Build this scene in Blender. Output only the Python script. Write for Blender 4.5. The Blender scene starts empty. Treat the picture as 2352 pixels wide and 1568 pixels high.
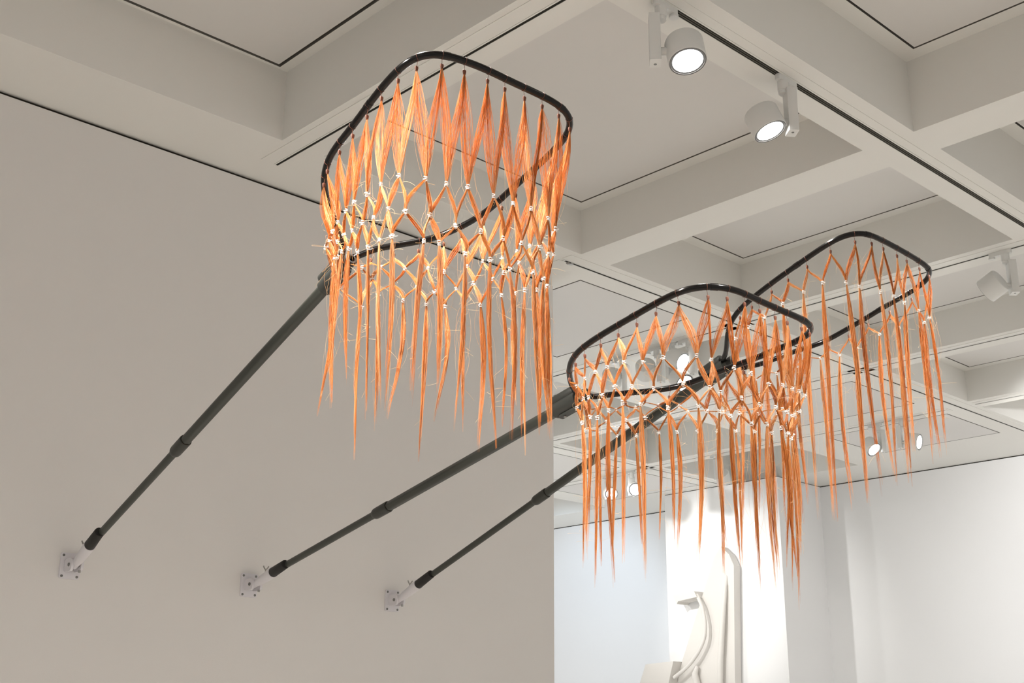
import bpy, math, random
import numpy as np
from mathutils import Vector, Matrix
C = bpy.context.scene.collection
sc = bpy.context.scene
random.seed(7)
RNG = np.random.default_rng(11)
P_MAIN=105; P_FAR=140; P_FAR2=130; P_COL=15
NF=40; STRAY=8
WCOL=(1,.97,.935); WSTR=.64; EXPO=0
P_FLOOR=128; P_FLOOR2=560; P_NET=385; P_TOP=460; P_WASH=290
ZO = 1.5            # eye height of the photographer above the floor
NETS = [{"piv":[2.4349,5.54,0.7374],"base":[2.2139,3.1752,1.5259],"ax":[-0.0614,-0.9458,0.3188],"td":[-0.9963,0.0771,0.0369],"n":[0.0595,0.3154,0.9471],"hoop":[[2.202,3.164,1.5304],[2.1887,3.1464,1.5371],[2.1749,3.1292,1.5437],[2.1604,3.1126,1.5501],[2.1448,3.0968,1.5563],[2.1283,3.0819,1.5623],[2.1111,3.0678,1.5681],[2.0934,3.0541,1.5738],[2.0757,3.0406,1.5794],[2.058,3.027,1.585],[2.0405,3.0132,1.5907],[2.0233,2.999,1.5965],[2.0065,2.9844,1.6024],[1.9902,2.9693,1.6085],[1.9747,2.9535,1.6147],[1.9601,2.9369,1.6212],[1.9465,2.9196,1.6278],[1.934,2.9015,1.6346],[1.9225,2.8828,1.6416],[1.9123,2.8634,1.6487],[1.9036,2.8434,1.6559],[1.8966,2.8227,1.6632],[1.8913,2.8016,1.6706],[1.8876,2.7801,1.678],[1.8849,2.7584,1.6853],[1.8829,2.7367,1.6927],[1.8811,2.715,1.7],[1.879,2.6933,1.7074],[1.8767,2.6716,1.7148],[1.8741,2.6499,1.7221],[1.8713,2.6283,1.7295],[1.8685,2.6067,1.7369],[1.8658,2.585,1.7443],[1.8633,2.5634,1.7516],[1.8611,2.5417,1.759],[1.8594,2.5199,1.7663],[1.8583,2.4981,1.7737],[1.8577,2.4763,1.781],[1.8579,2.4545,1.7882],[1.8594,2.4327,1.7954],[1.8631,2.411,1.8024],[1.8702,2.3902,1.8089],[1.882,2.3713,1.8144],[1.8984,2.3558,1.8185],[1.918,2.3442,1.8212],[1.9394,2.3358,1.8226],[1.9615,2.3295,1.8233],[1.984,2.3247,1.8235],[2.0067,2.3207,1.8234],[2.0295,2.3173,1.8231],[2.0523,2.3144,1.8227],[2.0752,2.3122,1.822],[2.0981,2.3105,1.8211],[2.1211,2.3092,1.8201],[2.1441,2.3079,1.8191],[2.167,2.3065,1.8181],[2.19,2.3048,1.8172],[2.2129,2.3029,1.8164],[2.2358,2.301,1.8156],[2.2587,2.2993,1.8147],[2.2817,2.2979,1.8137],[2.3047,2.2971,1.8126],[2.3277,2.2969,1.8112],[2.3506,2.2978,1.8095],[2.3734,2.3001,1.8072],[2.3956,2.305,1.8042],[2.4166,2.3134,1.8001],[2.4351,2.3259,1.7948],[2.4502,2.342,1.7885],[2.4614,2.3608,1.7815],[2.4691,2.3812,1.7742],[2.4737,2.4025,1.7668],[2.4765,2.4242,1.7595],[2.4781,2.4459,1.7521],[2.4793,2.4677,1.7448],[2.4804,2.4895,1.7375],[2.4815,2.5113,1.7301],[2.4822,2.5331,1.7228],[2.4825,2.5549,1.7155],[2.4825,2.5768,1.7083],[2.4823,2.5986,1.701],[2.4823,2.6205,1.6937],[2.4825,2.6423,1.6865],[2.4831,2.6641,1.6792],[2.4838,2.6859,1.6718],[2.4844,2.7078,1.6645],[2.4846,2.7296,1.6573],[2.4838,2.7514,1.65],[2.4816,2.7732,1.6429],[2.4777,2.7948,1.636],[2.4724,2.8162,1.6292],[2.4659,2.8372,1.6226],[2.4586,2.8581,1.6161],[2.4507,2.8787,1.6097],[2.4419,2.8991,1.6035],[2.432,2.919,1.5975],[2.4207,2.9382,1.5918],[2.4076,2.9564,1.5866],[2.3932,2.9736,1.5817],[2.3778,2.9901,1.5772],[2.3618,3.0061,1.5729],[2.3455,3.0218,1.5687],[2.3289,3.0373,1.5646],[2.3124,3.0527,1.5605],[2.2963,3.0686,1.5562],[2.2814,3.0855,1.5515],[2.2687,3.1039,1.5462],[2.2591,3.1239,1.5401],[2.2529,3.145,1.5335],[2.2488,3.1666,1.5266]],"A":[[1.9828,2.9617,1.5795],[1.9264,2.8892,1.6072],[1.9014,2.8369,1.6262],[1.8845,2.7541,1.6548],[1.8777,2.6807,1.6797],[1.8676,2.5997,1.7073],[1.8596,2.5225,1.7335],[1.8585,2.4464,1.7589],[1.874,2.3842,1.7786],[1.9292,2.3398,1.7899],[1.9979,2.3222,1.7915],[2.0775,2.312,1.7899],[2.1417,2.3081,1.7872],[2.2159,2.3027,1.7843],[2.2843,2.2978,1.7816],[2.3552,2.2982,1.777],[2.4248,2.3189,1.7658],[2.4666,2.3747,1.7446],[2.4786,2.4551,1.717],[2.4822,2.5335,1.6907],[2.4823,2.6184,1.6624],[2.4838,2.6859,1.6399],[2.4817,2.7715,1.6115],[2.4592,2.8564,1.5846],[2.4338,2.9155,1.5666],[2.3822,2.9854,1.5465],[2.3226,3.0432,1.531],[2.2712,3.1002,1.5153],[2.1894,3.1474,1.5047]],"rows":[[[1.975,2.9097,1.448],[1.9411,2.8502,1.4421],[1.9169,2.7901,1.4455],[1.8929,2.7161,1.4512],[1.866,2.641,1.4461],[1.8527,2.5622,1.4403],[1.8426,2.4844,1.4423],[1.8472,2.4094,1.4438],[1.9043,2.3651,1.4392],[1.9714,2.3581,1.4426],[2.0416,2.3472,1.4527],[2.11,2.3154,1.4376],[2.1791,2.309,1.4333],[2.2507,2.3099,1.4398],[2.3195,2.3088,1.4298],[2.3796,2.338,1.423],[2.4072,2.3769,1.4272],[2.4074,2.4282,1.4232],[2.4289,2.4965,1.4295],[2.4486,2.5765,1.441],[2.458,2.6526,1.4434],[2.4407,2.7265,1.4491],[2.4449,2.8077,1.4557],[2.3931,2.8623,1.4362],[2.3809,2.9311,1.4657],[2.3371,2.9991,1.47],[2.2892,3.0654,1.4812],[2.2285,3.0896,1.4714],[2.0841,3.0246,1.4501]],[[1.9897,2.955,1.4363],[1.9488,2.8758,1.4229],[1.9415,2.8226,1.4009],[1.9154,2.7509,1.3927],[1.8919,2.6792,1.3777],[1.8699,2.5994,1.3709],[1.8509,2.5231,1.3571],[1.842,2.4452,1.3549],[1.8356,2.3619,1.3198],[1.9555,2.4039,1.3582],[2.0033,2.3528,1.327],[2.0792,2.3327,1.3253],[2.1418,2.3085,1.3155],[2.2168,2.313,1.3241],[2.2848,2.3099,1.3294],[2.3514,2.3392,1.3365],[2.3961,2.3623,1.3543],[2.4074,2.3958,1.3621],[2.4051,2.4596,1.3636],[2.4188,2.535,1.383],[2.4332,2.6187,1.3782],[2.4491,2.6869,1.3792],[2.4376,2.7656,1.3818],[2.4342,2.8473,1.3837],[2.3738,2.8839,1.368],[2.366,2.9702,1.4062],[2.3229,3.0435,1.4247],[2.291,3.1125,1.4541],[2.184,3.1516,1.4025]],[[1.9864,2.901,1.361],[1.9504,2.8459,1.358],[1.9325,2.7865,1.3556],[1.9078,2.7146,1.3372],[1.8849,2.6388,1.2993],[1.864,2.5611,1.2838],[1.8449,2.4844,1.2763],[1.8262,2.403,1.2579],[1.9098,2.3715,1.2589],[1.9822,2.3953,1.282],[2.0427,2.3559,1.2556],[2.1109,2.3275,1.2485],[2.18,2.3216,1.2373],[2.25,2.2992,1.2422],[2.319,2.3268,1.2483],[2.3705,2.364,1.249],[2.3908,2.3898,1.2581],[2.3936,2.431,1.2591],[2.4082,2.4974,1.2824],[2.445,2.5765,1.3006],[2.4549,2.6526,1.3172],[2.4339,2.7262,1.2977],[2.4346,2.8051,1.3233],[2.4047,2.8674,1.3227],[2.3762,2.9278,1.3384],[2.3246,2.9866,1.3531],[2.2663,3.0468,1.3696],[2.2282,3.0842,1.3301],[2.0835,3.0148,1.336]]]},{"piv":[3.4013,5.54,0.7294],"base":[3.2043,3.0272,1.2012],"ax":[-0.0903,-0.9872,0.1311],"td":[-0.9949,0.0954,0.0326],"n":[0.0447,0.1275,0.9908],"hoop":[[3.2101,3.0281,1.2009],[3.1893,3.0177,1.2031],[3.1687,3.007,1.2054],[3.1483,2.9959,1.2078],[3.1283,2.9841,1.2102],[3.1088,2.9715,1.2127],[3.0898,2.9582,1.2153],[3.0713,2.9442,1.2179],[3.0531,2.9297,1.2206],[3.0354,2.9148,1.2233],[3.0181,2.8994,1.2261],[3.0012,2.8835,1.2289],[2.9849,2.867,1.2317],[2.9693,2.8499,1.2347],[2.9545,2.832,1.2376],[2.9407,2.8134,1.2406],[2.9281,2.794,1.2437],[2.9167,2.7739,1.2468],[2.9068,2.753,1.2499],[2.8982,2.7315,1.2531],[2.8909,2.7096,1.2562],[2.8847,2.6873,1.2594],[2.8794,2.6647,1.2625],[2.8748,2.642,1.2657],[2.8708,2.6193,1.2688],[2.8671,2.5964,1.2719],[2.8638,2.5735,1.275],[2.8607,2.5506,1.2781],[2.8579,2.5276,1.2812],[2.8551,2.5046,1.2842],[2.8524,2.4816,1.2873],[2.8496,2.4586,1.2904],[2.8468,2.4357,1.2935],[2.8439,2.4127,1.2966],[2.841,2.3897,1.2997],[2.8382,2.3668,1.3027],[2.8357,2.3437,1.3058],[2.8336,2.3207,1.3089],[2.8321,2.2976,1.3119],[2.8316,2.2744,1.3149],[2.833,2.2513,1.3178],[2.8369,2.2285,1.3206],[2.8445,2.2066,1.3231],[2.8561,2.1865,1.3251],[2.8717,2.1692,1.3267],[2.8901,2.1549,1.3277],[2.9105,2.1435,1.3282],[2.9321,2.1349,1.3284],[2.9547,2.129,1.3281],[2.9778,2.1257,1.3275],[3.0011,2.1243,1.3266],[3.0244,2.1238,1.3256],[3.0478,2.1237,1.3246],[3.0711,2.1235,1.3235],[3.0944,2.1233,1.3225],[3.1177,2.123,1.3215],[3.1411,2.1226,1.3205],[3.1644,2.1221,1.3195],[3.1877,2.1215,1.3185],[3.211,2.1207,1.3176],[3.2344,2.1197,1.3167],[3.2577,2.1186,1.3158],[3.281,2.1176,1.3148],[3.3043,2.1172,1.3138],[3.3276,2.118,1.3127],[3.3508,2.1206,1.3113],[3.3734,2.126,1.3096],[3.3948,2.135,1.3075],[3.4137,2.1483,1.3049],[3.4288,2.1657,1.302],[3.4391,2.1864,1.2989],[3.4449,2.2088,1.2957],[3.4477,2.2318,1.2926],[3.4488,2.2549,1.2896],[3.4492,2.278,1.2866],[3.4493,2.3012,1.2836],[3.4493,2.3244,1.2806],[3.4493,2.3475,1.2777],[3.4492,2.3707,1.2747],[3.449,2.3939,1.2717],[3.4485,2.417,1.2688],[3.4477,2.4402,1.2658],[3.4464,2.4633,1.2629],[3.4448,2.4864,1.26],[3.443,2.5095,1.2571],[3.4413,2.5326,1.2542],[3.4402,2.5558,1.2513],[3.4396,2.5789,1.2483],[3.4394,2.6021,1.2453],[3.4393,2.6252,1.2424],[3.4388,2.6484,1.2394],[3.4374,2.6715,1.2365],[3.4347,2.6945,1.2337],[3.4302,2.7173,1.2309],[3.4237,2.7396,1.2284],[3.4153,2.7612,1.226],[3.4051,2.7821,1.2237],[3.3933,2.8021,1.2217],[3.3801,2.8213,1.2198],[3.3657,2.8396,1.2181],[3.3506,2.8574,1.2165],[3.3351,2.8747,1.215],[3.3195,2.8921,1.2134],[3.3043,2.9097,1.2119],[3.2896,2.9278,1.2102],[3.2759,2.9466,1.2084],[3.2635,2.9663,1.2064],[3.2528,2.9869,1.2042],[3.2438,3.0083,1.2019],[3.2359,3.0302,1.1994]],"A":[[2.9922,2.8743,1.1985],[2.9152,2.7707,1.2153],[2.8887,2.7018,1.2253],[2.8694,2.6105,1.238],[2.8571,2.5214,1.25],[2.8462,2.4312,1.2621],[2.8355,2.3418,1.2741],[2.8336,2.2478,1.2863],[2.8759,2.1659,1.2949],[2.932,2.1349,1.2963],[3.0073,2.1241,1.2943],[3.0861,2.1234,1.2909],[3.1675,2.122,1.2874],[3.2319,2.1198,1.2848],[3.309,2.1174,1.2816],[3.3668,2.1244,1.2781],[3.4462,2.2194,1.2623],[3.4493,2.295,1.2524],[3.4492,2.3682,1.243],[3.4469,2.4549,1.232],[3.442,2.5229,1.2234],[3.4395,2.5902,1.2149],[3.4362,2.6818,1.2032],[3.4122,2.7675,1.1933],[3.3623,2.8436,1.1857],[3.3153,2.8969,1.181],[3.2723,2.9524,1.1758],[3.2428,3.0111,1.1696]],"rows":[[[2.9671,2.8129,1.155],[2.917,2.7304,1.1546],[2.8872,2.6543,1.1556],[2.852,2.5675,1.1464],[2.8309,2.4788,1.1392],[2.8202,2.3888,1.1174],[2.8051,2.2942,1.1092],[2.8721,2.2164,1.1124],[2.9379,2.2106,1.1126],[2.9736,2.1517,1.0807],[3.0471,2.1428,1.0759],[3.127,2.1354,1.0565],[3.2,2.1313,1.066],[3.2707,2.1419,1.0705],[3.3322,2.159,1.0771],[3.3971,2.1801,1.0783],[3.4612,2.2562,1.0764],[3.4888,2.3316,1.0777],[3.485,2.4127,1.1037],[3.4787,2.491,1.1128],[3.4724,2.5578,1.1086],[3.4602,2.6375,1.1243],[3.4094,2.7204,1.1483],[3.4241,2.8289,1.1714],[3.3561,2.8849,1.1609],[3.2951,2.9257,1.1504],[3.2404,2.973,1.1558],[3.1158,2.9249,1.1496]],[[3.0097,2.8571,1.0914],[2.9386,2.7589,1.0921],[2.9008,2.6983,1.0778],[2.873,2.6099,1.0628],[2.8372,2.5238,1.0682],[2.8192,2.4346,1.0467],[2.8164,2.3437,1.0224],[2.8404,2.2488,1.0232],[2.8974,2.191,1.0099],[2.9505,2.1912,1.0046],[3.0083,2.156,0.9923],[3.0864,2.1476,0.9845],[3.168,2.1426,0.989],[3.233,2.145,0.9871],[3.3078,2.1722,0.9941],[3.3528,2.1744,1.0157],[3.3977,2.2262,1.0251],[3.4033,2.2952,1.0403],[3.4061,2.368,1.056],[3.4069,2.4526,1.0701],[3.405,2.5204,1.0867],[3.4053,2.5898,1.1033],[3.4052,2.6781,1.1168],[3.3971,2.7604,1.1255],[3.3482,2.8319,1.1129],[3.3003,2.8839,1.1055],[3.2542,2.9407,1.1007],[3.2213,3.0027,1.0785]],[[2.9804,2.8034,1.0239],[2.9335,2.7239,1.0206],[2.893,2.653,0.999],[2.8534,2.5673,1.0004],[2.8234,2.4798,1.0036],[2.8052,2.3905,0.9783],[2.82,2.2945,0.9518],[2.8607,2.2101,0.9495],[2.9178,2.1749,0.9364],[2.9783,2.1782,0.9342],[3.0473,2.1533,0.9172],[3.1273,2.151,0.9295],[3.2006,2.1483,0.9292],[3.271,2.168,0.9275],[3.3268,2.1955,0.9243],[3.3605,2.2121,0.9447],[3.4011,2.2606,0.962],[3.4168,2.3316,0.9824],[3.4299,2.411,1.0023],[3.4276,2.4879,1.0167],[3.4115,2.5554,1.0255],[3.4045,2.6338,1.0378],[3.3814,2.7124,1.0441],[3.4097,2.8197,1.0649],[3.35,2.8798,1.054],[3.296,2.9263,1.0511],[3.2494,2.9776,1.07],[3.1156,2.9218,1.0412]]]},{"piv":[4.3436,5.54,0.7215],"base":[4.1725,3.0609,1.5451],"ax":[-0.0343,-0.9547,0.2956],"td":[-0.9978,0.0494,0.0438],"n":[0.0564,0.2934,0.9543],"hoop":[[4.1485,3.0734,1.5427],[4.1363,3.0543,1.5493],[4.1234,3.0358,1.5557],[4.1091,3.0182,1.562],[4.0935,3.0017,1.568],[4.0768,2.9861,1.5738],[4.0594,2.9713,1.5794],[4.0418,2.9568,1.5849],[4.0241,2.9422,1.5904],[4.0066,2.9275,1.5959],[3.9895,2.9125,1.6016],[3.9729,2.8968,1.6074],[3.9569,2.8806,1.6133],[3.9418,2.8636,1.6194],[3.9276,2.8459,1.6257],[3.9146,2.8275,1.6321],[3.9028,2.8082,1.6388],[3.8929,2.788,1.6456],[3.8847,2.7671,1.6525],[3.8783,2.7456,1.6595],[3.8732,2.7237,1.6665],[3.869,2.7017,1.6735],[3.8655,2.6795,1.6806],[3.8624,2.6573,1.6876],[3.8596,2.635,1.6946],[3.8571,2.6127,1.7016],[3.8549,2.5903,1.7086],[3.8529,2.568,1.7156],[3.8511,2.5456,1.7226],[3.8497,2.5232,1.7296],[3.8484,2.5007,1.7365],[3.8473,2.4783,1.7435],[3.8463,2.4558,1.7505],[3.8455,2.4334,1.7574],[3.8446,2.4109,1.7644],[3.8438,2.3885,1.7713],[3.8432,2.366,1.7783],[3.8429,2.3435,1.7852],[3.8434,2.321,1.7921],[3.8454,2.2986,1.7989],[3.8498,2.2765,1.8054],[3.8578,2.2552,1.8115],[3.8701,2.236,1.8167],[3.8867,2.2199,1.8206],[3.9067,2.2079,1.8231],[3.9287,2.1999,1.8243],[3.9517,2.1948,1.8245],[3.975,2.1917,1.8241],[3.9984,2.1897,1.8233],[4.0219,2.1882,1.8224],[4.0454,2.1871,1.8213],[4.0688,2.1861,1.8202],[4.0923,2.1852,1.8191],[4.1158,2.1844,1.818],[4.1393,2.1837,1.8168],[4.1628,2.183,1.8156],[4.1862,2.1824,1.8144],[4.2097,2.182,1.8132],[4.2332,2.1817,1.8119],[4.2567,2.1817,1.8105],[4.2802,2.1818,1.8091],[4.3036,2.1822,1.8075],[4.3271,2.1831,1.8059],[4.3504,2.185,1.8039],[4.3735,2.1888,1.8014],[4.3957,2.1956,1.798],[4.4159,2.2067,1.7934],[4.4325,2.2222,1.7876],[4.4442,2.2413,1.781],[4.4511,2.2627,1.7741],[4.4544,2.2848,1.7671],[4.4555,2.3073,1.7601],[4.4555,2.3298,1.7532],[4.4549,2.3523,1.7463],[4.4539,2.3747,1.7395],[4.4526,2.3972,1.7326],[4.4513,2.4197,1.7258],[4.4504,2.4422,1.7189],[4.4501,2.4646,1.712],[4.4504,2.4871,1.7051],[4.451,2.5096,1.6982],[4.4514,2.5321,1.6912],[4.4511,2.5545,1.6843],[4.4501,2.577,1.6775],[4.4487,2.5995,1.6707],[4.4474,2.622,1.6638],[4.4463,2.6444,1.657],[4.4453,2.6669,1.6501],[4.4438,2.6894,1.6433],[4.4412,2.7118,1.6366],[4.4365,2.7338,1.6301],[4.4293,2.7554,1.6239],[4.4199,2.7761,1.6181],[4.4089,2.7961,1.6125],[4.3974,2.8159,1.6071],[4.3862,2.8359,1.6017],[4.376,2.8563,1.596],[4.3669,2.8772,1.5901],[4.3588,2.8984,1.5841],[4.3513,2.9198,1.5779],[4.3436,2.9412,1.5718],[4.3348,2.9622,1.5659],[4.3243,2.9824,1.5603],[4.3116,3.0016,1.5551],[4.2972,3.0196,1.5505],[4.2815,3.0366,1.5462],[4.2652,3.053,1.5421],[4.2485,3.069,1.5381],[4.2314,3.0848,1.5343],[4.2143,3.1005,1.5305]],"A":[[3.9532,2.8764,1.5828],[3.8863,2.7712,1.6191],[3.8685,2.6984,1.6426],[3.855,2.5916,1.6762],[3.8488,2.5086,1.7021],[3.8448,2.4164,1.7307],[3.8444,2.3095,1.7636],[3.8824,2.2241,1.7876],[3.952,2.1947,1.7925],[4.0243,2.1881,1.7903],[4.1181,2.1843,1.7859],[4.1881,2.1824,1.7823],[4.2845,2.1819,1.7768],[4.3718,2.1885,1.7696],[4.4555,2.3161,1.7254],[4.4514,2.4182,1.6943],[4.4512,2.5219,1.6624],[4.4477,2.6158,1.6337],[4.4413,2.7104,1.605],[4.4054,2.8021,1.5789],[4.3636,2.8858,1.5557],[4.3325,2.9667,1.5326],[4.2791,3.039,1.5135]],"rows":[[[3.9205,2.8233,1.5474],[3.884,2.733,1.5661],[3.8744,2.6433,1.5835],[3.8636,2.5492,1.6156],[3.8759,2.4611,1.6438],[3.8606,2.3635,1.6513],[3.893,2.2821,1.6376],[3.9391,2.2551,1.628],[3.9887,2.1958,1.6032],[4.0713,2.1887,1.604],[4.1533,2.1907,1.6003],[4.2363,2.1787,1.5838],[4.3284,2.1834,1.5784],[4.4148,2.2514,1.5954],[4.4167,2.3664,1.601],[4.4422,2.4698,1.6038],[4.4253,2.5683,1.564],[4.4379,2.6624,1.5548],[4.4505,2.7658,1.5633],[4.4051,2.8538,1.5381],[4.3634,2.9331,1.5145],[4.3147,3.0092,1.4918],[4.1164,2.9627,1.5058]]]}]

# ------------------------------------------------------------------ materials
def new_mat(name):
    m = bpy.data.materials.new(name); m.use_nodes = True
    nt = m.node_tree; nt.nodes.clear()
    out = nt.nodes.new('ShaderNodeOutputMaterial')
    return m, nt, out
def pbr(name, col, rough=.5, metal=0., coat=0., bump=0., bscale=60., var=0., vscale=6., spec=.5):
    m, nt, out = new_mat(name)
    b = nt.nodes.new('ShaderNodeBsdfPrincipled')
    b.inputs['Base Color'].default_value = (*col, 1); b.inputs['Roughness'].default_value = rough
    b.inputs['Metallic'].default_value = metal; b.inputs['Coat Weight'].default_value = coat
    b.inputs['Specular IOR Level'].default_value = spec
    nt.links.new(b.outputs[0], out.inputs[0])
    tc = nt.nodes.new('ShaderNodeTexCoord')
    if bump > 0:
        n = nt.nodes.new('ShaderNodeTexNoise'); n.inputs['Scale'].default_value = bscale; n.inputs['Detail'].default_value = 4
        bp = nt.nodes.new('ShaderNodeBump'); bp.inputs['Strength'].default_value = bump; bp.inputs['Distance'].default_value = .002
        nt.links.new(tc.outputs['Object'], n.inputs['Vector']); nt.links.new(n.outputs[0], bp.inputs['Height'])
        nt.links.new(bp.outputs[0], b.inputs['Normal'])
    if var > 0:
        n = nt.nodes.new('ShaderNodeTexNoise'); n.inputs['Scale'].default_value = vscale; n.inputs['Detail'].default_value = 3
        r = nt.nodes.new('ShaderNodeMix'); r.data_type = 'RGBA'
        r.inputs['A'].default_value = (*[c*(1-var) for c in col], 1); r.inputs['B'].default_value = (*[min(1, c*(1+var)) for c in col], 1)
        nt.links.new(tc.outputs['Object'], n.inputs['Vector']); nt.links.new(n.outputs[0], r.inputs['Factor'])
        nt.links.new(r.outputs['Result'], b.inputs['Base Color'])
    return m
def emis(name, col, s):
    m, nt, out = new_mat(name)
    e = nt.nodes.new('ShaderNodeEmission'); e.inputs[0].default_value = (*col, 1); e.inputs[1].default_value = s
    nt.links.new(e.outputs[0], out.inputs[0]); return m
M = {}
M['wall'] = pbr('painted plaster wall', (.765, .745, .725), .9, bump=.15, bscale=220, var=.012, vscale=.8, spec=.2)
M['farwall'] = pbr('white gallery wall', (.86, .86, .86), .9, bump=.1, bscale=220, var=.008, vscale=.7, spec=.2)
M['ceil'] = pbr('painted ceiling', (.80, .79, .755), .9, bump=.1, bscale=200, var=.012, vscale=.9, spec=.2)
M['panel'] = pbr('ceiling panel', (.73, .715, .695), .85, bump=.1, bscale=200, var=.01, vscale=.9, spec=.2)
M['gap'] = pbr('dark shadow gap', (.035, .032, .025), .9, spec=.1)
M['gapgrey'] = pbr('grey recess', (.20, .19, .17), .9, spec=.1)
M['floor'] = pbr('pale wood floor', (.74, .705, .655), .5, var=.08, vscale=1.4)
M['track'] = pbr('white track profile', (.78, .77, .73), .5)
M['slot'] = pbr('black track slot', (.02, .019, .014), .7, spec=.2)
M['rail'] = pbr('track conductor strip', (.20, .18, .15), .5, metal=.3)
M['lamp'] = pbr('white powder coated metal', (.74, .74, .72), .45)
M['ring'] = pbr('grey lamp ring', (.16, .16, .16), .4)
M['lens'] = emis('lit lamp lens', (1, .99, .97), 9)
M['pole'] = pbr('grey fibreglass pole', (.040, .043, .036), .42, bump=.1, bscale=300, var=.12, vscale=9)
M['collar'] = pbr('dark plastic collar', (.033, .034, .029), .4)
M['sleeve'] = pbr('black rubber sleeve', (.008, .007, .006), .55)
M['hoop'] = pbr('glossy black tube', (.004, .0032, .003), .16, var=.2, vscale=25, spec=.32)
M['clamp'] = pbr('dark grey clamp plastic', (.034, .036, .032), .45)
M['steel'] = pbr('steel screw', (.35, .34, .32), .3, metal=1)
M['bracket'] = pbr('white plastic bracket', (.72, .70, .73), .45)
M['screw'] = pbr('zinc screw', (.22, .22, .21), .4, metal=.8)
M['bead'] = pbr('white elastic band', (.93, .92, .90), .35)
M['cord'] = pbr('thin brown thread', (.17, .055, .028), .6)
M['sculpt'] = pbr('cream plaster', (.71, .685, .65), .85, bump=.1, bscale=60, spec=.2)

def hair_mat(name):
    m, nt, out = new_mat(name)
    at = nt.nodes.new('ShaderNodeAttribute'); at.attribute_name = 'tone'
    cr = nt.nodes.new('ShaderNodeValToRGB'); e = cr.color_ramp.elements
    e[0].position = 0; e[0].color = HAIR[0]; e[1].position = 1; e[1].color = HAIR[2]
    k = e.new(.5); k.color = HAIR[1]
    nt.links.new(at.outputs['Fac'], cr.inputs[0])
    d = nt.nodes.new('ShaderNodeBsdfDiffuse'); t = nt.nodes.new('ShaderNodeBsdfTranslucent')
    g = nt.nodes.new('ShaderNodeBsdfPrincipled'); g.inputs['Roughness'].default_value = .38
    g.inputs['Specular IOR Level'].default_value = .7
    nt.links.new(cr.outputs[0], g.inputs['Base Color']); nt.links.new(cr.outputs[0], d.inputs[0]); nt.links.new(cr.outputs[0], t.inputs[0])
    mx = nt.nodes.new('ShaderNodeMixShader'); mx.inputs[0].default_value = .48
    nt.links.new(g.outputs[0], mx.inputs[1]); nt.links.new(t.outputs[0], mx.inputs[2])
    nt.links.new(mx.outputs[0], out.inputs[0])
    nt.nodes.remove(d)
    return m
HAIR = [(.62, .19, .028, 1), (.95, .45, .115, 1), (1.0, .84, .55, 1)]
M['hair'] = hair_mat('copper hair')

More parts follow.
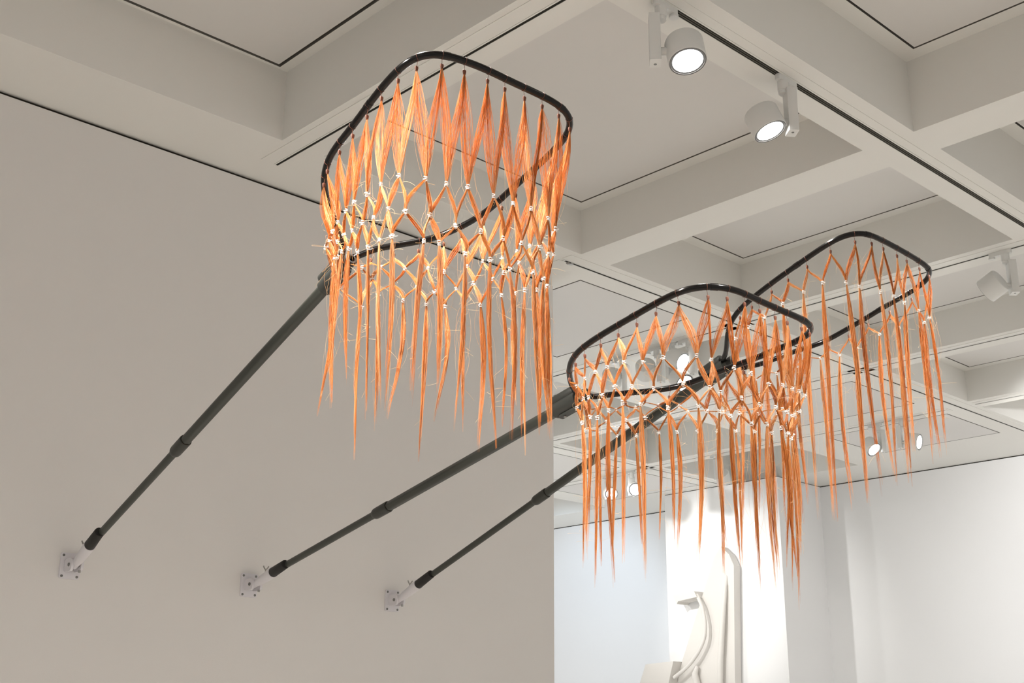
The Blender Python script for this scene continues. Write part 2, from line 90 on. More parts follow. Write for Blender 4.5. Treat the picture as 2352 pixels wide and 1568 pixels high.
# ------------------------------------------------------------------ mesh builder
class MB:
    def __init__(s): s.v = []; s.f = []; s.mi = []; s.n = 0
    def add(s, V, F, mi=0):
        V = [tuple(map(float, p)) for p in V]
        s.v += V; s.f += [tuple(i + s.n for i in f) for f in F]; s.mi += [mi]*len(F); s.n += len(V)
    def box(s, lo, hi, mi=0, mat=None):
        x0, y0, z0 = lo; x1, y1, z1 = hi
        V = [(x0,y0,z0),(x1,y0,z0),(x1,y1,z0),(x0,y1,z0),(x0,y0,z1),(x1,y0,z1),(x1,y1,z1),(x0,y1,z1)]
        if mat is not None: V = [mat @ Vector(p) for p in V]
        s.add(V, [(0,3,2,1),(4,5,6,7),(0,1,5,4),(1,2,6,5),(2,3,7,6),(3,0,4,7)], mi)
    def bevbox(s, lo, hi, r, mi=0, mat=None, axis=2, seg=4):
        """box with rounded corners around one axis"""
        a, b = [k for k in range(3) if k != axis]
        cs = [(hi[a]-r, hi[b]-r, 0), (lo[a]+r, hi[b]-r, 90), (lo[a]+r, lo[b]+r, 180), (hi[a]-r, lo[b]+r, 270)]
        ring = []
        for cx, cy, d in cs:
            for i in range(seg+1):
                t = math.radians(d + 90*i/seg); ring.append((cx+r*math.cos(t), cy+r*math.sin(t)))
        n = len(ring); V = []
        for z in (lo[axis], hi[axis]):
            for p in ring:
                q = [0,0,0]; q[a] = p[0]; q[b] = p[1]; q[axis] = z; V.append(q)
        if mat is not None: V = [mat @ Vector(p) for p in V]
        F = [tuple(range(n))[::-1], tuple(range(n, 2*n))] + [(i, (i+1)%n, n+(i+1)%n, n+i) for i in range(n)]
        if axis == 1: F = [f[::-1] for f in F]
        s.add(V, F, mi)
    def tube(s, P, rad, seg=12, mi=0, cap=True, closed=False, ridge=0., lobes=8):
        P = np.array(P, float); n = len(P)
        R = np.full(n, rad) if np.isscalar(rad) else np.array(rad, float)
        T = np.gradient(P, axis=0) if not closed else np.roll(P, -1, 0)-np.roll(P, 1, 0)
        T /= np.linalg.norm(T, axis=1)[:, None] + 1e-12
        up = np.array([0, 0, 1.]) if abs(T[0][2]) < .9 else np.array([1., 0, 0])
        a = np.cross(T[0], up); a /= np.linalg.norm(a); V = []
        for i in range(n):
            a = a - T[i]*(a @ T[i]); a /= np.linalg.norm(a); b = np.cross(T[i], a)
            for k in range(seg):
                t = 2*math.pi*k/seg; rr = R[i]*(1+ridge*math.cos(lobes*t)); V.append(P[i] + rr*(math.cos(t)*a + math.sin(t)*b))
        F = []
        for i in range(n if closed else n-1):
            j = (i+1) % n
            for k in range(seg):
                l = (k+1) % seg; F.append((i*seg+k, i*seg+l, j*seg+l, j*seg+k))
        if cap and not closed: F += [tuple(range(seg))[::-1], tuple(range((n-1)*seg, n*seg))]
        s.add(V, F, mi)
    def lathe(s, o, ax, prof, seg=32, mi=0):
        """profile [(dist along axis, radius)]"""
        o = np.array(o, float); ax = np.array(ax, float); ax /= np.linalg.norm(ax)
        up = np.array([0, 0, 1.]) if abs(ax[2]) < .9 else np.array([1., 0, 0])
        a = np.cross(ax, up); a /= np.linalg.norm(a); b = np.cross(ax, a); V = []
        for d, r in prof:
            for k in range(seg):
                t = 2*math.pi*k/seg; V.append(o + ax*d + r*(math.cos(t)*a + math.sin(t)*b))
        F = [(i*seg+k, i*seg+(k+1)%seg, (i+1)*seg+(k+1)%seg, (i+1)*seg+k) for i in range(len(prof)-1) for k in range(seg)]
        F += [tuple(range(seg))[::-1], tuple(range((len(prof)-1)*seg, len(prof)*seg))]
        s.add(V, F, mi)
    def build(s, name, mats, parent=None, smooth=False, angle=35, origin=None):
        me = bpy.data.meshes.new(name)
        V = np.array(s.v)
        inv = Vector((0,0,0))
        if parent is not None: inv = parent.matrix_world.translation.copy()
        elif origin is not None: inv = Vector(origin)
        V = V - np.array(inv)
        me.from_pydata([tuple(p) for p in V], [], s.f)
        if not isinstance(mats, (list, tuple)): mats = [mats]
        for m in mats: me.materials.append(m)
        me.polygons.foreach_set('material_index', s.mi)
        me.update()
        if smooth:
            me.polygons.foreach_set('use_smooth', [True]*len(me.polygons))
            try: me.set_sharp_from_angle(angle=math.radians(angle))
            except Exception: pass
        o = bpy.data.objects.new(name, me); C.objects.link(o)
        if parent is not None: o.parent = parent
        elif origin is not None: o.location = origin
        return o
def empty(name, loc):
    o = bpy.data.objects.new(name, None); C.objects.link(o); o.location = loc; o.empty_display_size = .05
    o.matrix_world = Matrix.Translation(loc); return o
def tag(o, label=None, cat=None, group=None, kind=None):
    if label: o['label'] = label
    if cat: o['category'] = cat
    if group: o['group'] = group
    if kind: o['kind'] = kind
    return o
def sub(name, mb, mats, part, **k):
    """a piece of a part: parent.location is in the thing's frame, mesh data already relative"""
    o = mb.build(name, mats, None, **k)
    root = part.parent.matrix_world.translation
    for v in o.data.vertices: v.co -= root
    o.parent = part
    return o

# ------------------------------------------------------------------ the room
H = 3.0 + ZO
WY = 5.61
XC = [(-3.9, -2.9), (-2.6, -.56), (-.28, 3.12), (3.39, 5.43), (5.71, 7.195), (7.475, 8.95), (9.23, 10.69), (10.97, 12.46)]
YR = [(-3.9, -1.75), (-1.5, .42), (.70, 2.72), (3.02, 5.10), (5.40, 7.07), (7.34, 9.02), (9.31, 11.0), (11.3, 13.2)]
X0, X1, Y0, Y1 = -4.2, 13.6, -4.2, 13.6
# flush cells (no coffer, a panel outline only): (cell x index, row index): panel rectangle
FLUSH = {(4,4): (5.78, 5.44, 6.94, 6.81), (6,4): (9.33, 5.5, 10.4, 6.8), (7,4): (10.99, 5.47, 12.08, 6.82),
         (6,6): (9.33, 9.40, 10.6, 10.9), (7,6): (10.99, 9.40, 12.1, 10.9), (5,6): (7.6, 9.4, 8.8, 10.9), (4,6): (5.8, 9.4, 7.1, 10.9),
         (5,4): None}
PZ = {(3,3): 3.31, (5,3): 3.30, (6,3): 3.295, (7,3): 3.30}
def quad(mb, x0, y0, x1, y1, z, mi=0): mb.add([(x0,y0,z),(x0,y1,z),(x1,y1,z),(x1,y0,z)], [(0,1,2,3)], mi)
def ring(mb, o, i, z, mi=0):
    quad(mb, o[0], o[1], o[2], i[1], z, mi); quad(mb, o[0], i[3], o[2], o[3], z, mi)
    quad(mb, o[0], i[1], i[0], i[3], z, mi); quad(mb, i[2], i[1], o[2], i[3], z, mi)
def sides(mb, r, z0, z1, mi=0):
    x0, y0, x1, y1 = r
    for a, b in (((x0,y0),(x1,y0)), ((x1,y0),(x1,y1)), ((x1,y1),(x0,y1)), ((x0,y1),(x0,y0))):
        mb.add([(*a,z0),(*b,z0),(*b,z1),(*a,z1)], [(0,1,2,3)], mi)
ce = MB(); pn = []
ex = [X0] + [v for c in XC for v in c] + [X1]; ey = [Y0] + [v for r in YR for v in r] + [Y1]
def panelled(mb, outer, rect, z, gap=.012, gm=2):
    """a ceiling field with a panel set in it behind a narrow recessed joint"""
    x0, y0, x1, y1 = rect
    g = (x0-gap, y0-gap, x1+gap, y1+gap)
    ring(mb, outer, g, z); sides(mb, g, z, z+.03, gm); ring(mb, g, rect, z+.03, gm); sides(mb, rect, z, z+.03, gm)
    quad(mb, x0, y0, x1, y1, z, 1)
for i in range(len(ex)-1):
    for j in range(len(ey)-1):
        x0, x1, y0, y1 = ex[i], ex[i+1], ey[j], ey[j+1]
        ci, rj = (i-1)//2, (j-1)//2
        cell = (i % 2 == 1) and (j % 2 == 1)
        if not cell or (x0 < 5 and y0 > 5.3): quad(ce, x0, y0, x1, y1, H); continue
        key = (ci, rj); o = (x0, y0, x1, y1)
        if key == (5,4):
            r = (7.475, 5.45, 8.04, 6.24)
            ring(ce, o, r, H); sides(ce, r, H, H+.25); quad(ce, *r, H+.25, 1)
        elif key in FLUSH: panelled(ce, o, FLUSH[key], H)
        else:
            pz = PZ.get(key, 3.41) + ZO
            sides(ce, o, H, pz)
            m = .105
            r = (x0+m, y0+m, x1-m, y1-m)
            if key == (2,3): r = (x0+m, y0+m, 3.043, 5.06)
            panelled(ce, o, r, pz, gap=.013 if key[0] > 2 else .02)
ceil = ce.build('ceiling', [M['ceil'], M['panel'], M['gapgrey']]); tag(ceil, kind='structure')
# slab above so no outside light leaks through the joints
mb = MB(); mb.box((X0, Y0, H+.46), (X1, Y1, H+.6)); 
for (a, b) in (((X0, Y0), (X1, Y0+.02)), ((X0, Y1-.02), (X1, Y1)), ((X0, Y0), (X0+.02, Y1)), ((X1-.02, Y0), (X1, Y1))):
    mb.box((a[0], a[1], H+.001), (b[0], b[1], H+.46))
tag(mb.build('ceiling_slab', M['ceil']), kind='structure')
mb = MB(); mb.box((X0-8, Y0-8, -.15), (X1+.4, Y1+.4, 0)); tag(mb.build('floor', M['floor']), kind='structure')
# near wall carrying the nets, with a shadow gap under the ceiling
def wall_with_gap(name, lo, hi, m, inset, gap=.02):
    b = MB(); b.box(lo, (hi[0], hi[1], H-gap)); 
    b.box((lo[0]+inset[0], lo[1]+inset[1], H-gap), (hi[0]-inset[2], hi[1]-inset[3], H), 1)
    return tag(b.build(name, [m, M['gap']]), kind='structure')
wall_with_gap('wall_left', (X0, WY, 0), (5.68, WY+.24, H), M['wall'], (0, .02, .02, .02), .02)
wall_with_gap('wall_back', (13.24, Y0, 0), (13.6, Y1, H), M['farwall'], (.02, 0, 0, 0), .013)
wall_with_gap('wall_column', (12.32, 8.37, 0), (13.24, 10.13, H), M['farwall'], (.006, .006, 0, .006), .008)

# ------------------------------------------------------------------ lighting tracks
def track(name, p0, p1, w, label, slotw=.02, plate=.17):
    ax = 0 if abs(p1[0]-p0[0]) > abs(p1[1]-p0[1]) else 1
    t = empty(name, (p0[0], p0[1], H)); tag(t, label, 'track', 'lighting tracks set in the ceiling beams')
    def bx(b, a0, a1, c0, c1, z0, z1, mi=0):
        if ax == 0: b.box((a0, p0[1]+c0, H+z0), (a1, p0[1]+c1, H+z1), mi)
        else: b.box((p0[0]+c0, a0, H+z0), (p0[0]+c1, a1, H+z1), mi)
    a0, a1 = p0[ax], p1[ax]
    b = MB()
    if plate:
        bx(b, a0-.04, a1, -plate/2, -w/2-.001, -.003, .0)
        bx(b, a0-.04, a1, w/2+.001, plate/2, -.003, .0)
        b.build('cover_strip', M['ceil'], t)
    b = MB(); bx(b, a0, a1, -w/2, -slotw/2, -.004, .0); bx(b, a0, a1, slotw/2, w/2, -.004, .0)
    bx(b, a0-.012, a0, -w/2, w/2, -.004, 0)
    b.build('profile', M['track'], t)
    b = MB(); bx(b, a0, a1, -slotw/2, slotw/2, -.002, .0)
    b.build('slot', M['slot'], t)
    if name == 'lighting_track' and slotw > .025:
        b = MB()
        for q in (-.006, .006): bx(b, a0, a1, q-.0012, q+.0012, -.0035, -.002)
        b.build('conductor', M['rail'], t)
    return t
track('lighting_track', (-3.9, 2.87), (13.2, 2.87), .05, 'long track with a wide dark grooved slot, carrying the two large lit spotlights at top', slotw=.032, plate=.15)
track('lighting_track', (5.43, 5.25), (9.05, 5.25), .034, 'track starting at the dim wall corner, metal end piece above the middle net', slotw=.019, plate=.20)
track('lighting_track', (9.14, 5.25), (13.2, 5.25), .034, 'track running on past the tips of the rear net toward the far right wall', slotw=.019, plate=.20)
track('lighting_track', (5.9, 9.165), (13.2, 9.165), .034, 'farthest track parallel to the dim wall, ending above the bright column', slotw=.019, plate=.14)
def ytrack(x, y0, y1, label, **k): return track('lighting_track', (x, y0), (x, y1), .034, label, **k)
t = ytrack(3.26, -3.9, 5.37, 'black slotted track crossing behind the first net hoop and stopping short of the dim wall', slotw=.016, plate=.20)
ytrack(7.33, 2.95, 5.17, 'track holding the single unlit spotlight at the right edge', slotw=.019, plate=.16)
ytrack(7.33, 5.33, 13.2, 'track with three spotlights seen through the middle net', slotw=.019, plate=.16)
ytrack(9.08, -3.9, 13.2, 'track crossing another one below the tips of the rear net', slotw=.017, plate=.14)
ytrack(10.83, 5.40, 13.2, 'track carrying the pair of lit spotlights low on the right', slotw=.017, plate=.14)
ytrack(10.83, 2.95, 5.10, 'short far track at the right edge beyond the crossing tracks', slotw=.017, plate=.14)
# the end fitting of the middle track
b = MB(); b.lathe((5.46, 5.25, H-.008), (0,0,-1), [(0,.012),(.008,.012),(.012,.006)], 16); b.lathe((5.49, 5.25, H-.008), (0,0,-1), [(0,.016),(.006,.014)], 16)
b.build('end_screw', M['steel'], [o for o in C.objects if o.get("label", "").startswith("track starting")][0])

# ------------------------------------------------------------------ spotlights
def spotlight(x, y, axis, side, aim, label, lit=True, power=60, size=70, drop=.17, head_r=.082, depth=.125, energy_col=(1,.97,.93), boxrot=None, along=.0):
    """adapter in the track, hanging gear box, side arm and a drum head"""
    t = empty('track_spotlight', (x, y, H)); tag(t, label, 'spotlight', 'spotlights on the ceiling tracks')
    rot = Matrix.Translation((x, y, H)) @ Matrix.Rotation(0 if axis == 'x' else math.pi/2, 4, 'Z')
    b = MB(); b.bevbox((-.075, -.016, -.030), (.075, .016, -.002), .012, mat=rot)
    P = [rot @ Vector((.058, 0, -.03)), rot @ Vector((.058, 0, -.042))]; b.tube([tuple(p) for p in P], .021, 20)
    b.build('adapter', M['lamp'], t, smooth=True)
    b = MB(); b.lathe(rot @ Vector((-.03, 0, -.028)), (0,0,-1), [(0,.026),(.05,.026),(.052,.022),(.068,.022)], 24)
    b.build('swivel', M['lamp'], t, smooth=True)
    sd = np.array(side, float); sd /= np.linalg.norm(sd)          # direction from gear box to head
    ang = math.atan2(sd[1], sd[0])
    o = rot @ Vector((-.03, 0, 0))
    bxm = Matrix.Translation((o.x - sd[0]*.03, o.y - sd[1]*.03, H)) @ Matrix.Rotation(ang, 4, 'Z')
    b = MB(); b.bevbox((-.024, -.036, -.30), (.024, .036, -.075), .004, mat=bxm, seg=2)
    g = b.build('gear_box', M['lamp'], t, smooth=True)
    b = MB(); b.lathe(bxm @ Vector((0, .008, -.3)), (0,0,-1), [(0,.007),(.0015,.006)], 16)
    sub('screw', b, M['screw'], g)
    hc = np.array([o.x + sd[0]*(.016+head_r), o.y + sd[1]*(.016+head_r), H-.075-drop])
    b = MB(); b.tube([tuple(np.array([*(bxm @ Vector((.02, 0, 0)))[:2], hc[2]])), tuple(hc - sd*[1,1,1]*head_r*.9 if len(sd)==3 else hc-np.r_[sd*head_r*.9, 0])], .019, 20)
    b.build('arm', M['lamp'], t, smooth=True)
    a = np.array(aim, float); a /= np.linalg.norm(a)
    b = MB(); r = head_r; d = depth
    b.lathe(hc - a*d/2, a, [(0, .004), (0, r-.012), (.004, r-.004), (.012, r), (d-.004, r), (d-.001, r-.001), (d, r-.003), (d-.0005, r-.009), (d-.012, r-.009), (d-.012, .004)], 48)
    h = b.build('head', M['lamp'], t, smooth=True)
    b = MB(); b.lathe(hc + a*(d/2-.0035), a, [(0, r-.009), (.0042, r-.0085), (.0046, r-.0035), (.004, r-.003), (.0, r-.012)], 48)
    sub('rim_ring', b, M['ring'], h, smooth=True)
    b = MB(); b.lathe(hc + a*(d/2-.008), a, [(0, r-.0095), (.003, r-.0095), (.0055, r-.022), (.006, .004)], 40)
    sub('lens', b, M['lens'] if lit else M['lamp'], h, smooth=True)
    if power:
        L = bpy.data.lights.new('lamp_beam', 'SPOT'); L.energy = power; L.spot_size = math.radians(size); L.spot_blend = .75
        L.shadow_soft_size = .05; L.color = energy_col
        lo = bpy.data.objects.new('lamp_beam', L); C.objects.link(lo)
        lo.location = Vector(hc + a*(d/2+.06)); lo.rotation_euler = Vector(a).to_track_quat('-Z', 'Y').to_euler()
    return t
SP = []
spotlight(3.60, 2.87, 'x', (.68, -.73), (-.12, -.26, -1), 'large lit spotlight at top centre, drum to the right of its gear box', power=P_MAIN, size=80)
spotlight(4.50, 2.87, 'x', (-.78, .62), (.14, -.36, -1), 'large lit spotlight with its drum hanging left of the gear box', power=P_MAIN, size=80)
spotlight(7.33, 3.17, 'y', (-.70, .71), (.0, .95, -.45), 'spotlight at the right edge seen from behind, lens hidden', power=0)
spotlight(10.83, 6.16, 'y', (-.5, .3), (-.11, -.65, -.65), 'lit spotlight among the rear hair tips, left one of the lower right pair', power=P_FAR, size=75)
spotlight(10.83, 5.90, 'y', (.3, -1), (.12, -.80, -.20), 'lit spotlight among the rear hair tips, its disc facing the room', power=P_FAR, size=75)
spotlight(7.33, 6.46, 'y', (-.3, .9), (.60, .62, -.55), 'leftmost of the spotlights seen through the middle net, back of drum showing', power=P_FAR2, size=60, drop=.10)
spotlight(7.33, 6.09, 'y', (-.3, .9), (.72, .52, -.45), 'second spotlight seen through the middle net, round back showing beside its box', power=P_FAR2, size=60, drop=.10)
spotlight(7.33, 5.76, 'y', (-.3, .75), (.05, -.85, -.50), 'spotlight with glowing disc seen through the middle net', power=0, drop=.09)
spotlight(7.33, 5.93, 'y', (-.25, -1), (-.15, -.75, -.70), 'lit spotlight tucked just below the glowing disc in the middle net', power=0, drop=.255)
spotlight(10.83, 8.15, 'y', (.9, .2), (.8, .35, -.7), 'spotlight with long box hanging in front of the bright column', power=P_COL, size=55)
spotlight(10.83, 9.80, 'y', (-.4, -.6), (-.55, -.80, -.30), 'far lit spotlight glaring between the left tassels of the middle net', power=P_FAR, size=70, energy_col=(.9,.95,1))
spotlight(10.83, 9.42, 'y', (-.4, -.6), (-.60, -.75, -.30), 'far lit spotlight, brightest glare above the bluish wall corner', power=P_FAR, size=70, energy_col=(.9,.95,1))
# spotlights added outside the view to brighten the nets, floor, ceiling and far walls
WARM = (1, .955, .89); COOL = (.88, .945, 1)
def off(x, y, axis, aim, p, size=80, col=WARM, side=(-.7, .7)):
    spotlight(x, y, axis, side, aim, 'white spotlight added beyond the edge of the view to brighten the gallery', power=p, size=size, energy_col=col)
FL = P_FLOOR  # power of added lamps whose floor bounce brightens the ceiling
for x, y in ((-2.6, 2.87), (-.6, 2.87), (1.1, 2.87), (8.2, 2.87), (10.0, 2.87), (12.0, 2.87)): off(x, y, 'x', (.1, -.2, -1), FL, 95)
for x, y in ((3.26, -2.6), (3.26, -.6), (9.08, -2.4), (9.08, .2)): off(x, y, 'y', (.1, .1, -1), FL, 95, WARM if x < 5 else COOL)
for x, y in ((7.33, 8.6), (7.33, 10.6), (9.08, 12.2)): off(x, y, 'y', (.1, .1, -1), P_FLOOR2, 100, COOL)
# unseen lamps added to brighten the nets
for (x, y), tg, p in (((-.42, 1.1), (2.2, 2.70, .75), P_NET*1.8), ((3.26, 1.0), (3.15, 2.55, .62), P_NET), ((5.57, 1.1), (4.25, 2.6, 1.15), P_NET*1.5)):
    off(x, y, 'y', (tg[0]-x, tg[1]-y, tg[2]-2.75), p, 38 if x == 3.26 else 29)
off(2.05, 2.87, 'x', (.06, -.06, -1), P_TOP*.8, 84, side=(-.2, -.7))
off(.45, 2.87, 'x', (1.8, -.16, -1.45), P_NET*1.1, 46)
off(2.62, 2.87, 'x', (1.55, -.25, -1.45), P_TOP*.45, 50, side=(-.1, -.9))
# unseen lamps added to wash the far walls and the column
off(9.08, 10.8, 'y', (3.24, -1.7, -1.7), P_WASH*.5, 66, (1, .99, .97))
off(10.83, 11.6, 'y', (2.4, .6, -1.3), P_WASH*.36, 95, (.66, .82, 1))  # added cool lamp that tints the far left wall bluish
off(9.08, 3.6, 'y', (4.1, .2, -1.5), P_WASH*1.35, 90, (.99, .99, 1))
off(9.08, -.8, 'y', (4.1, 3.2, -1.5), P_WASH*1.35, 90, (.99, .99, 1))
off(9.08, 9.45, 'y', (3.24, -.15, -.95), P_WASH*.88, 50, (1, .99, .97))


# ------------------------------------------------------------------ plaster sculpture by the column
t = empty('plaster_sculpture', (11.55, 9.0, 0)); tag(t, 'tall cream plaster sculpture tapering to a blunt peak before the bright column', 'sculpture')
def prism(mb, pts, x0, x1, mi=0):
    n = len(pts); V = [(x0, y, z+ZO) for y, z in pts] + [(x1, y, z+ZO) for y, z in pts]
    mb.add(V, [tuple(range(n)), tuple(range(n, 2*n))[::-1]] + [(i, n+i, n+(i+1)%n, (i+1)%n) for i in range(n)], mi)
b = MB()   # main tapering slab, thick and leaning toward the column
V0 = [(11.50, 10.30, -1.5), (11.50, 8.42, -1.5), (11.50, 8.53, .60), (11.58, 8.47, 1.86), (11.62, 8.53, 1.99), (11.64, 8.64, 2.09), (11.62, 8.74, 1.98)]
V0 = [(11.50, y, z) for x, y, z in V0]; V1 = [(11.75, y, z) for x, y, z in V0]
n = len(V0)
b.add([(x, y, z+ZO) for x, y, z in V0+V1], [tuple(range(n))[::-1], tuple(range(n, 2*n))] + [(i, (i+1)%n, n+(i+1)%n, n+i) for i in range(n)])
bd = b.build('body', M['sculpt'], t)
b = MB()   # vertical ridge near the right edge
rp = [(11.52, 8.575, 1.80), (11.48, 8.59, 1.6), (11.45, 8.63, 1.2), (11.45, 8.68, .8), (11.45, 8.72, .3), (11.45, 8.74, -1.4)]
b.tube([(x, y, z+ZO) for x, y, z in rp], [.010, .024, .030, .034, .036, .04], 12); sub('ridge', b, M['sculpt'], bd, smooth=True)
b = MB()   # ledge pointing left
prism(b, [(9.30, 1.575), (8.98, 1.60), (8.94, 1.53), (9.22, 1.50), (9.24, 1.47)], 11.40, 11.62)
b.build('ledge', M['sculpt'], t)
b = MB()   # curved rib falling from the ledge
rp = [(11.44, 8.97, 1.56), (11.42, 8.88, 1.42), (11.41, 8.84, 1.22), (11.41, 8.86, 1.05), (11.41, 8.98, .88), (11.41, 9.14, .74), (11.40, 9.32, .64)]
P = []
for i in range(len(rp)-1):
    for k in range(5):
        q = k/5; P.append([rp[i][m]*(1-q)+rp[i+1][m]*q for m in range(3)])
P.append(list(rp[-1])); P = np.array(P)
for _ in range(4): P[1:-1] = (P[:-2]+2*P[1:-1]+P[2:])/4
P[:, 2] += ZO
b.tube(P, .022, 12); b.build('curved_rib', M['sculpt'], t, smooth=True)
b = MB()   # low block at the left foot
prism(b, [(9.86, -1.5), (9.86, .45), (9.70, .80), (9.28, .82), (9.42, .4), (9.5, -1.5)], 11.35, 11.75)
b.build('foot_block', M['sculpt'], t)
b = MB(); b.tube([(11.46, 9.02, .76+ZO), (11.45, 9.05, .68+ZO), (11.45, 9.03, .58+ZO), (11.45, 9.0, .3+ZO)], [.02, .035, .04, .05], 12)
b.build('lower_fold', M['sculpt'], t, smooth=True)

for o_ in [t.children[i] for i in range(len(t.children))]:
    for q_ in [o_] + list(o_.children):
        for v in q_.data.vertices:
            p_ = v.co + t.location
            x_, y_, z_ = p_.x*1.0595, p_.y*1.0595, (p_.z-ZO)*1.0595+ZO
            v.co = Vector((min(x_, 12.31), y_, max(z_, 0.0))) - t.location
# ------------------------------------------------------------------ hair
def fibre_mesh(strands, name, parent):
    """strands: list of (points Nx3, radius array or float, tone) -> one mesh of thin three sided fibres"""
    Vs, Fs, Ts, n0 = [], [], [], 0
    ca = [(math.cos(t), math.sin(t)) for t in (0, 2*math.pi/3, 4*math.pi/3)]
    for P, r, tone in strands:
        n = len(P)
        T = np.gradient(P, axis=0); T /= np.linalg.norm(T, axis=1)[:, None]+1e-9
        a = np.cross(T, np.array([.35, .9, .12])); a /= np.linalg.norm(a, axis=1)[:, None]+1e-9
        b = np.cross(T, a); r = np.broadcast_to(np.asarray(r, float), (n,))[:, None]
        V = np.stack([P + r*(c*a + s*b) for c, s in ca], 1).reshape(-1, 3)
        i = np.arange(n-1)[:, None]*3 + n0
        F = np.concatenate([np.stack([i[:, 0]+k, i[:, 0]+(k+1)%3, i[:, 0]+3+(k+1)%3, i[:, 0]+3+k], 1) for k in range(3)])
        Vs.append(V); Fs.append(F); Ts.append(np.full(len(V), tone)); n0 += len(V)
    V = np.concatenate(Vs) - np.array(parent.matrix_world.translation); F = np.concatenate(Fs); T = np.concatenate(Ts)
    me = bpy.data.meshes.new(name)
    me.vertices.add(len(V)); me.vertices.foreach_set('co', V.astype(np.float32).ravel())
    me.loops.add(len(F)*4); me.loops.foreach_set('vertex_index', F.astype(np.int32).ravel())
    me.polygons.add(len(F)); me.polygons.foreach_set('loop_start', np.arange(0, len(F)*4, 4, dtype=np.int32))
    me.polygons.foreach_set('use_smooth', np.ones(len(F), dtype=bool))
    me.update(calc_edges=True); me.validate()
    at = me.attributes.new('tone', 'FLOAT', 'POINT'); at.data.foreach_set('value', T.astype(np.float32))
    me.materials.append(M['hair'])
    o = bpy.data.objects.new(name, me); C.objects.link(o); o.parent = parent
    return o
def seg_curve(a, b, first, bow, m=11):
    """ogee path from knot a down to knot b: leaves at a slant, arrives steeply"""
    t = np.linspace(0, 1, m)[:, None]
    sm = 3*t**2-2*t**3; h = t*.38 + sm*.62 if first else .45*sm + .55*(1-(1-t)**2)
    P = a + (b-a)*t; P[:, :2] = a[:2] + (b-a)[:2]*h
    P += np.sin(math.pi*t)*bow
    return P
def lock(points, tan_dirs, tail_len, lean, cur, widths, nf, fr, wob, tone0):
    """centre path through the knots plus free tail; returns fibre strands"""
    segs = []; W = []; S = []
    m = 11
    for k in range(len(points)-1):
        a, b = points[k], points[k+1]
        bow = np.array([RNG.normal(0, wob), RNG.normal(0, wob), 0])
        P = seg_curve(a, b, k == 0, bow, m)
        t = np.linspace(0, 1, m)
        pk = RNG.uniform(.7, 1.25)
        prof = np.sin(math.pi*t**pk)**.9
        w = .0016 + widths[k]*prof
        d = tan_dirs[k] + RNG.normal(0, .5, 3)*[1,1,0]; d /= np.linalg.norm(d)
        lo = 0 if k == 0 else 1
        segs.append(P[lo:]); W.append(w[lo:]); S.append(np.repeat(d[None], m, 0)[lo:])
    # tail
    a = points[-1]; mt = 22; t = np.linspace(0, 1, mt)[1:]
    P = np.stack([a[0] + lean[0]*t + cur[0]*np.sin(t*4.2), a[1] + lean[1]*t + cur[1]*np.sin(t*4.2), a[2] - tail_len*t], 1)
    wmax = widths[-1]
    w = .0016 + wmax*np.sin(np.clip(t/.30, 0, 1)*math.pi/2)**.9*(1-.80*t)
    d = tan_dirs[-1] + RNG.normal(0, .4, 3)*[1,1,0]; d /= np.linalg.norm(d)
    segs.append(P); W.append(w); S.append(np.repeat(d[None], mt-1, 0))
    P = np.concatenate(segs); w = np.concatenate(W); Sd = np.concatenate(S)
    for _ in range(2): Sd[1:-1] = (Sd[:-2]+Sd[1:-1]*2+Sd[2:])/4
    Sd /= np.linalg.norm(Sd, axis=1)[:, None]
    Nn = np.cross(Sd, [0, 0, 1.]); out = []
    ntail = mt-1; N = len(P); s = np.linspace(0, 1, N)
    for i in range(nf):
        u = RNG.uniform(-1, 1); v = RNG.uniform(-1, 1)*.45
        ph = RNG.uniform(0, 6.28, 4)
        uu = u + .16*np.sin(s*22+ph[0]) + .10*np.sin(s*47+ph[1]); vv = v + .2*np.sin(s*19+ph[2]) + .1*np.sin(s*41+ph[3])
        Q = P + Sd*(uu*w)[:, None] + Nn*(vv*w)[:, None]
        L = RNG.beta(2.2, 1.6)*.78 + .30; cut = N - ntail + max(3, int(ntail*min(1, L)))
        Q = Q[:cut]; n = len(Q)
        r = np.full(n, fr); r[-4:] *= [.85, .65, .45, .2]
        out.append((Q, r, float(np.clip(tone0 + RNG.normal(0, .19), 0, 1))))
    # stray hairs
    for i in range(RNG.poisson(STRAY)):
        k = RNG.integers(4, N-3); n = RNG.integers(7, 12)
        d = RNG.normal(0, 1, 3); d[2] *= .8; d /= np.linalg.norm(d)
        e = RNG.normal(0, 1, 3); e /= np.linalg.norm(e); L = RNG.uniform(.010, .050); q = np.linspace(0, 1, n)[:, None]
        Q = P[k] + d*q*L + e*(q**2)*L*.7 - np.array([0,0,1])*(q**2)*L*.3
        out.append((Q,   .00030, float(RNG.uniform(.8, 1))))
    for i in range(RNG.poisson(STRAY*.8)):       # long loose hairs bowing out of the lock
        k0 = RNG.integers(0, max(1, N-14)); k1 = min(N-1, k0+RNG.integers(8, 16)); n = k1-k0
        d = RNG.normal(0, 1, 3)*[1,1,.2]; d /= np.linalg.norm(d); q = np.linspace(0, 1, n)[:, None]
        out.append((P[k0:k1] + d*np.sin(q*math.pi)*RNG.uniform(.008, .03), .00022, float(RNG.uniform(.6, 1))))
    return out

